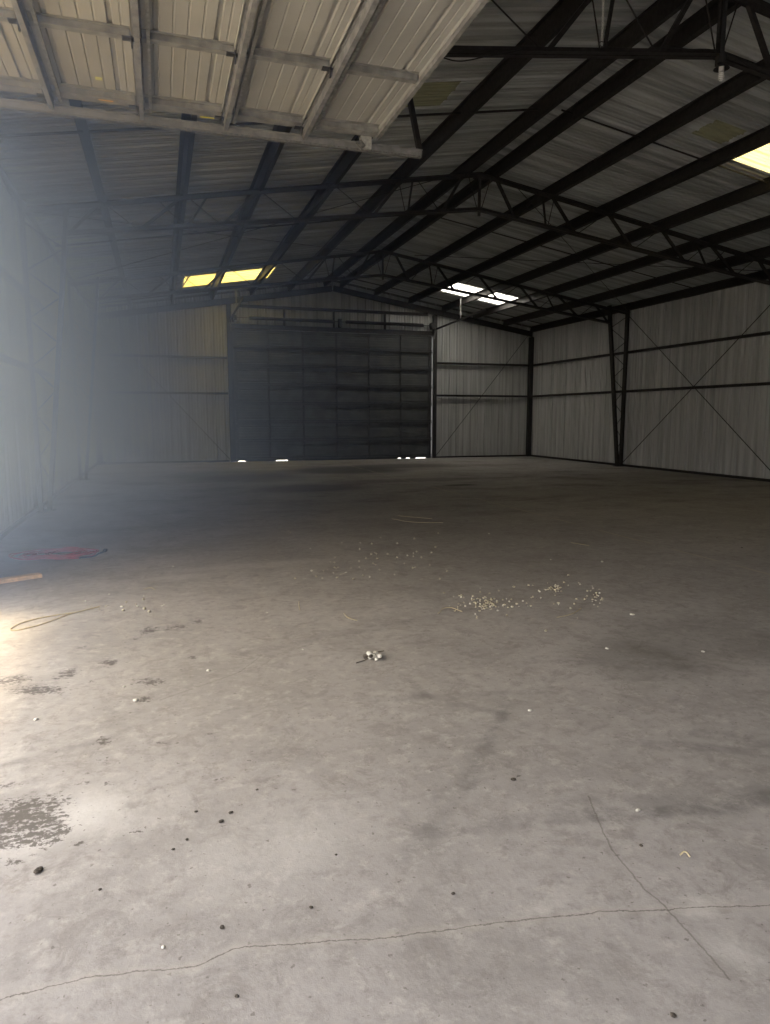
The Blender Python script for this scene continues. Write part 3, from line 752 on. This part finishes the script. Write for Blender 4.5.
# the crumpled clump
x, y = on_floor(373, 659)
cl = empty('debris_clump', (x, y, 0), 'small crumpled clump of whitish grey debris near the centre of the floor', 'debris')
for i in range(12):
    a = R.uniform(0, 6.28); q = R.uniform(0, .045)
    o = lump('fragment', q*math.cos(a)*1.2, q*math.sin(a), R.uniform(.014, .022), M['chip'] if i % 3 else M['clod'], 300+i, .8, z=R.uniform(0, .015)); o.parent = cl
o = tube_curve('twig', [(-.13, -.05, .004), (-.05, -.02, .01), (.03, .03, .03), (.1, .08, .02)], .003, M['clod']); o.parent = cl
# husks: copies of a few prototypes
protos = [lump('grain_husk', 0, -4+i*.1, .0085, M['husk'] if i % 4 else M['chip'], 400+i, .7, 1) for i in range(7)]
used = set()
def husk(px, py, s, label, group):
    x, y = on_floor(px, py); i = R.randrange(7)
    o = protos[i] if i not in used else protos[i].copy()
    if i not in used: used.add(i)
    else: COL.objects.link(o)
    o.location = (x, y, 0); o.rotation_euler = (0, 0, R.uniform(0, 6.28)); o.scale = (s, s, s)
    return tag(o, label, 'husk', group)
for i in range(85): husk(R.gauss(485, 13), R.gauss(604, 3.3), R.uniform(.6, 1.5), 'pale husk crumb in the dense scatter on the floor right of centre', 'dense scatter of husks')
for i in range(34): husk(R.gauss(555, 6), R.gauss(589, 1.6), R.uniform(.7, 1.5), 'pale husk crumb in the tight little heap right of the dense scatter', 'small heap of husks')
for i in range(26): husk(R.gauss(594, 5), R.gauss(599, 6), R.uniform(.6, 1.3), 'pale husk crumb in the loose line at the right end of the scatter', 'loose line of husks')
for i in range(60): husk(R.uniform(438, 585), R.gauss(600, 13), R.uniform(.5, 1.6), 'pale husk crumb strewn thinly around the dense scatter', 'thin scatter of husks')
for i in range(70):
    q = R.random(); husk(R.uniform(285, 450), 525+R.random()**.7*55, R.uniform(.5, 1.5), 'pale crumb strewn thinly on the dim floor left of centre', 'crumbs on the dim floor')
for i in range(16): husk(R.gauss(120, 22), R.gauss(606, 4), R.uniform(.7, 1.8), 'pale crumb on the bright floor below the red cord', 'crumbs below the red cord')
# straws and twine
ST = [([(392, 519), (415, 523), (443, 523)], 'long pale straw lying far out on the floor, centre'), ([(398, 516), (415, 518), (432, 519)], 'second pale straw behind the long one at the centre'),
      ([(344, 614), (350, 620), (357, 621)], 'short straw on the floor above the crumpled clump'), ([(557, 618), (570, 616), (581, 609)], 'curved straw below the husk scatter'),
      ([(438, 614), (448, 609), (462, 612)], 'thin straw at the left end of the husk scatter'), ([(571, 543), (580, 545), (589, 546)], 'pale sliver on the dim floor right of centre'),
      ([(144, 590), (150, 589), (155, 590)], 'small pale sliver below the red cord'), ([(299, 602), (299, 607), (300, 611)], 'tiny upright-looking straw left of centre'),
      ([(680, 856), (685, 855), (690, 858)], 'pale sliver at the lower right near the tyre band')]
for pp, lab in ST:
    pts = [(*on_floor(*p), .005+.008*(i == 1)) for i, p in enumerate(pp)]
    tag(tube_curve('straw', pts, .0032, M['straw'], res=1), lab, 'straw', 'straws on the floor')
pts = [(*on_floor(*p), .006) for p in ((75, 613), (55, 616), (30, 621), (13, 628), (12, 631), (30, 628), (50, 622), (66, 616), (80, 612), (100, 607))]
tag(tube_curve('twine', pts, .004, M['straw']), 'pale loop of twine on the bright floor at the left', 'twine')

# ---------------------------------------------------------------- added scatter volume standing in for lens glare at the left
hz = bpy.data.materials.new('glare_veil'); hz.use_nodes = True
t = hz.node_tree; t.nodes.remove(t.nodes['Principled BSDF'])
vs = t.nodes.new('ShaderNodeVolumeScatter'); vs.inputs['Color'].default_value = (.44, .60, 1.0, 1); vs.inputs['Density'].default_value = .17
vs.inputs['Anisotropy'].default_value = 0.0
tc = t.nodes.new('ShaderNodeTexCoord'); sx = t.nodes.new('ShaderNodeSeparateXYZ'); t.links.new(tc.outputs['Object'], sx.inputs[0])
hx = ((N(t, sx.outputs[0])+2.1)*(-1/4.4)+1.0).clamp().op('POWER', 3.0)
dens = hx*N(t, sx.outputs[2]).step(.05, 1.5)*N(t, sx.outputs[2]).step(3.2, 4.7, 1.0, 0.1)*N(t, sx.outputs[1]).step(2.3, 3.5)*.74
t.links.new(dens.k, vs.inputs['Density'])
t.links.new(vs.outputs[0], t.nodes['Material Output'].inputs['Volume'])
bm = bmesh.new(); box(bm, XL+.03, 2.3, 2.3, 22.0, .06, 4.75)
h = link('veil', bm, hz); tag(h, 'added bluish haze drifting in along the left wall from the open doorway', 'veil', kind='stuff')
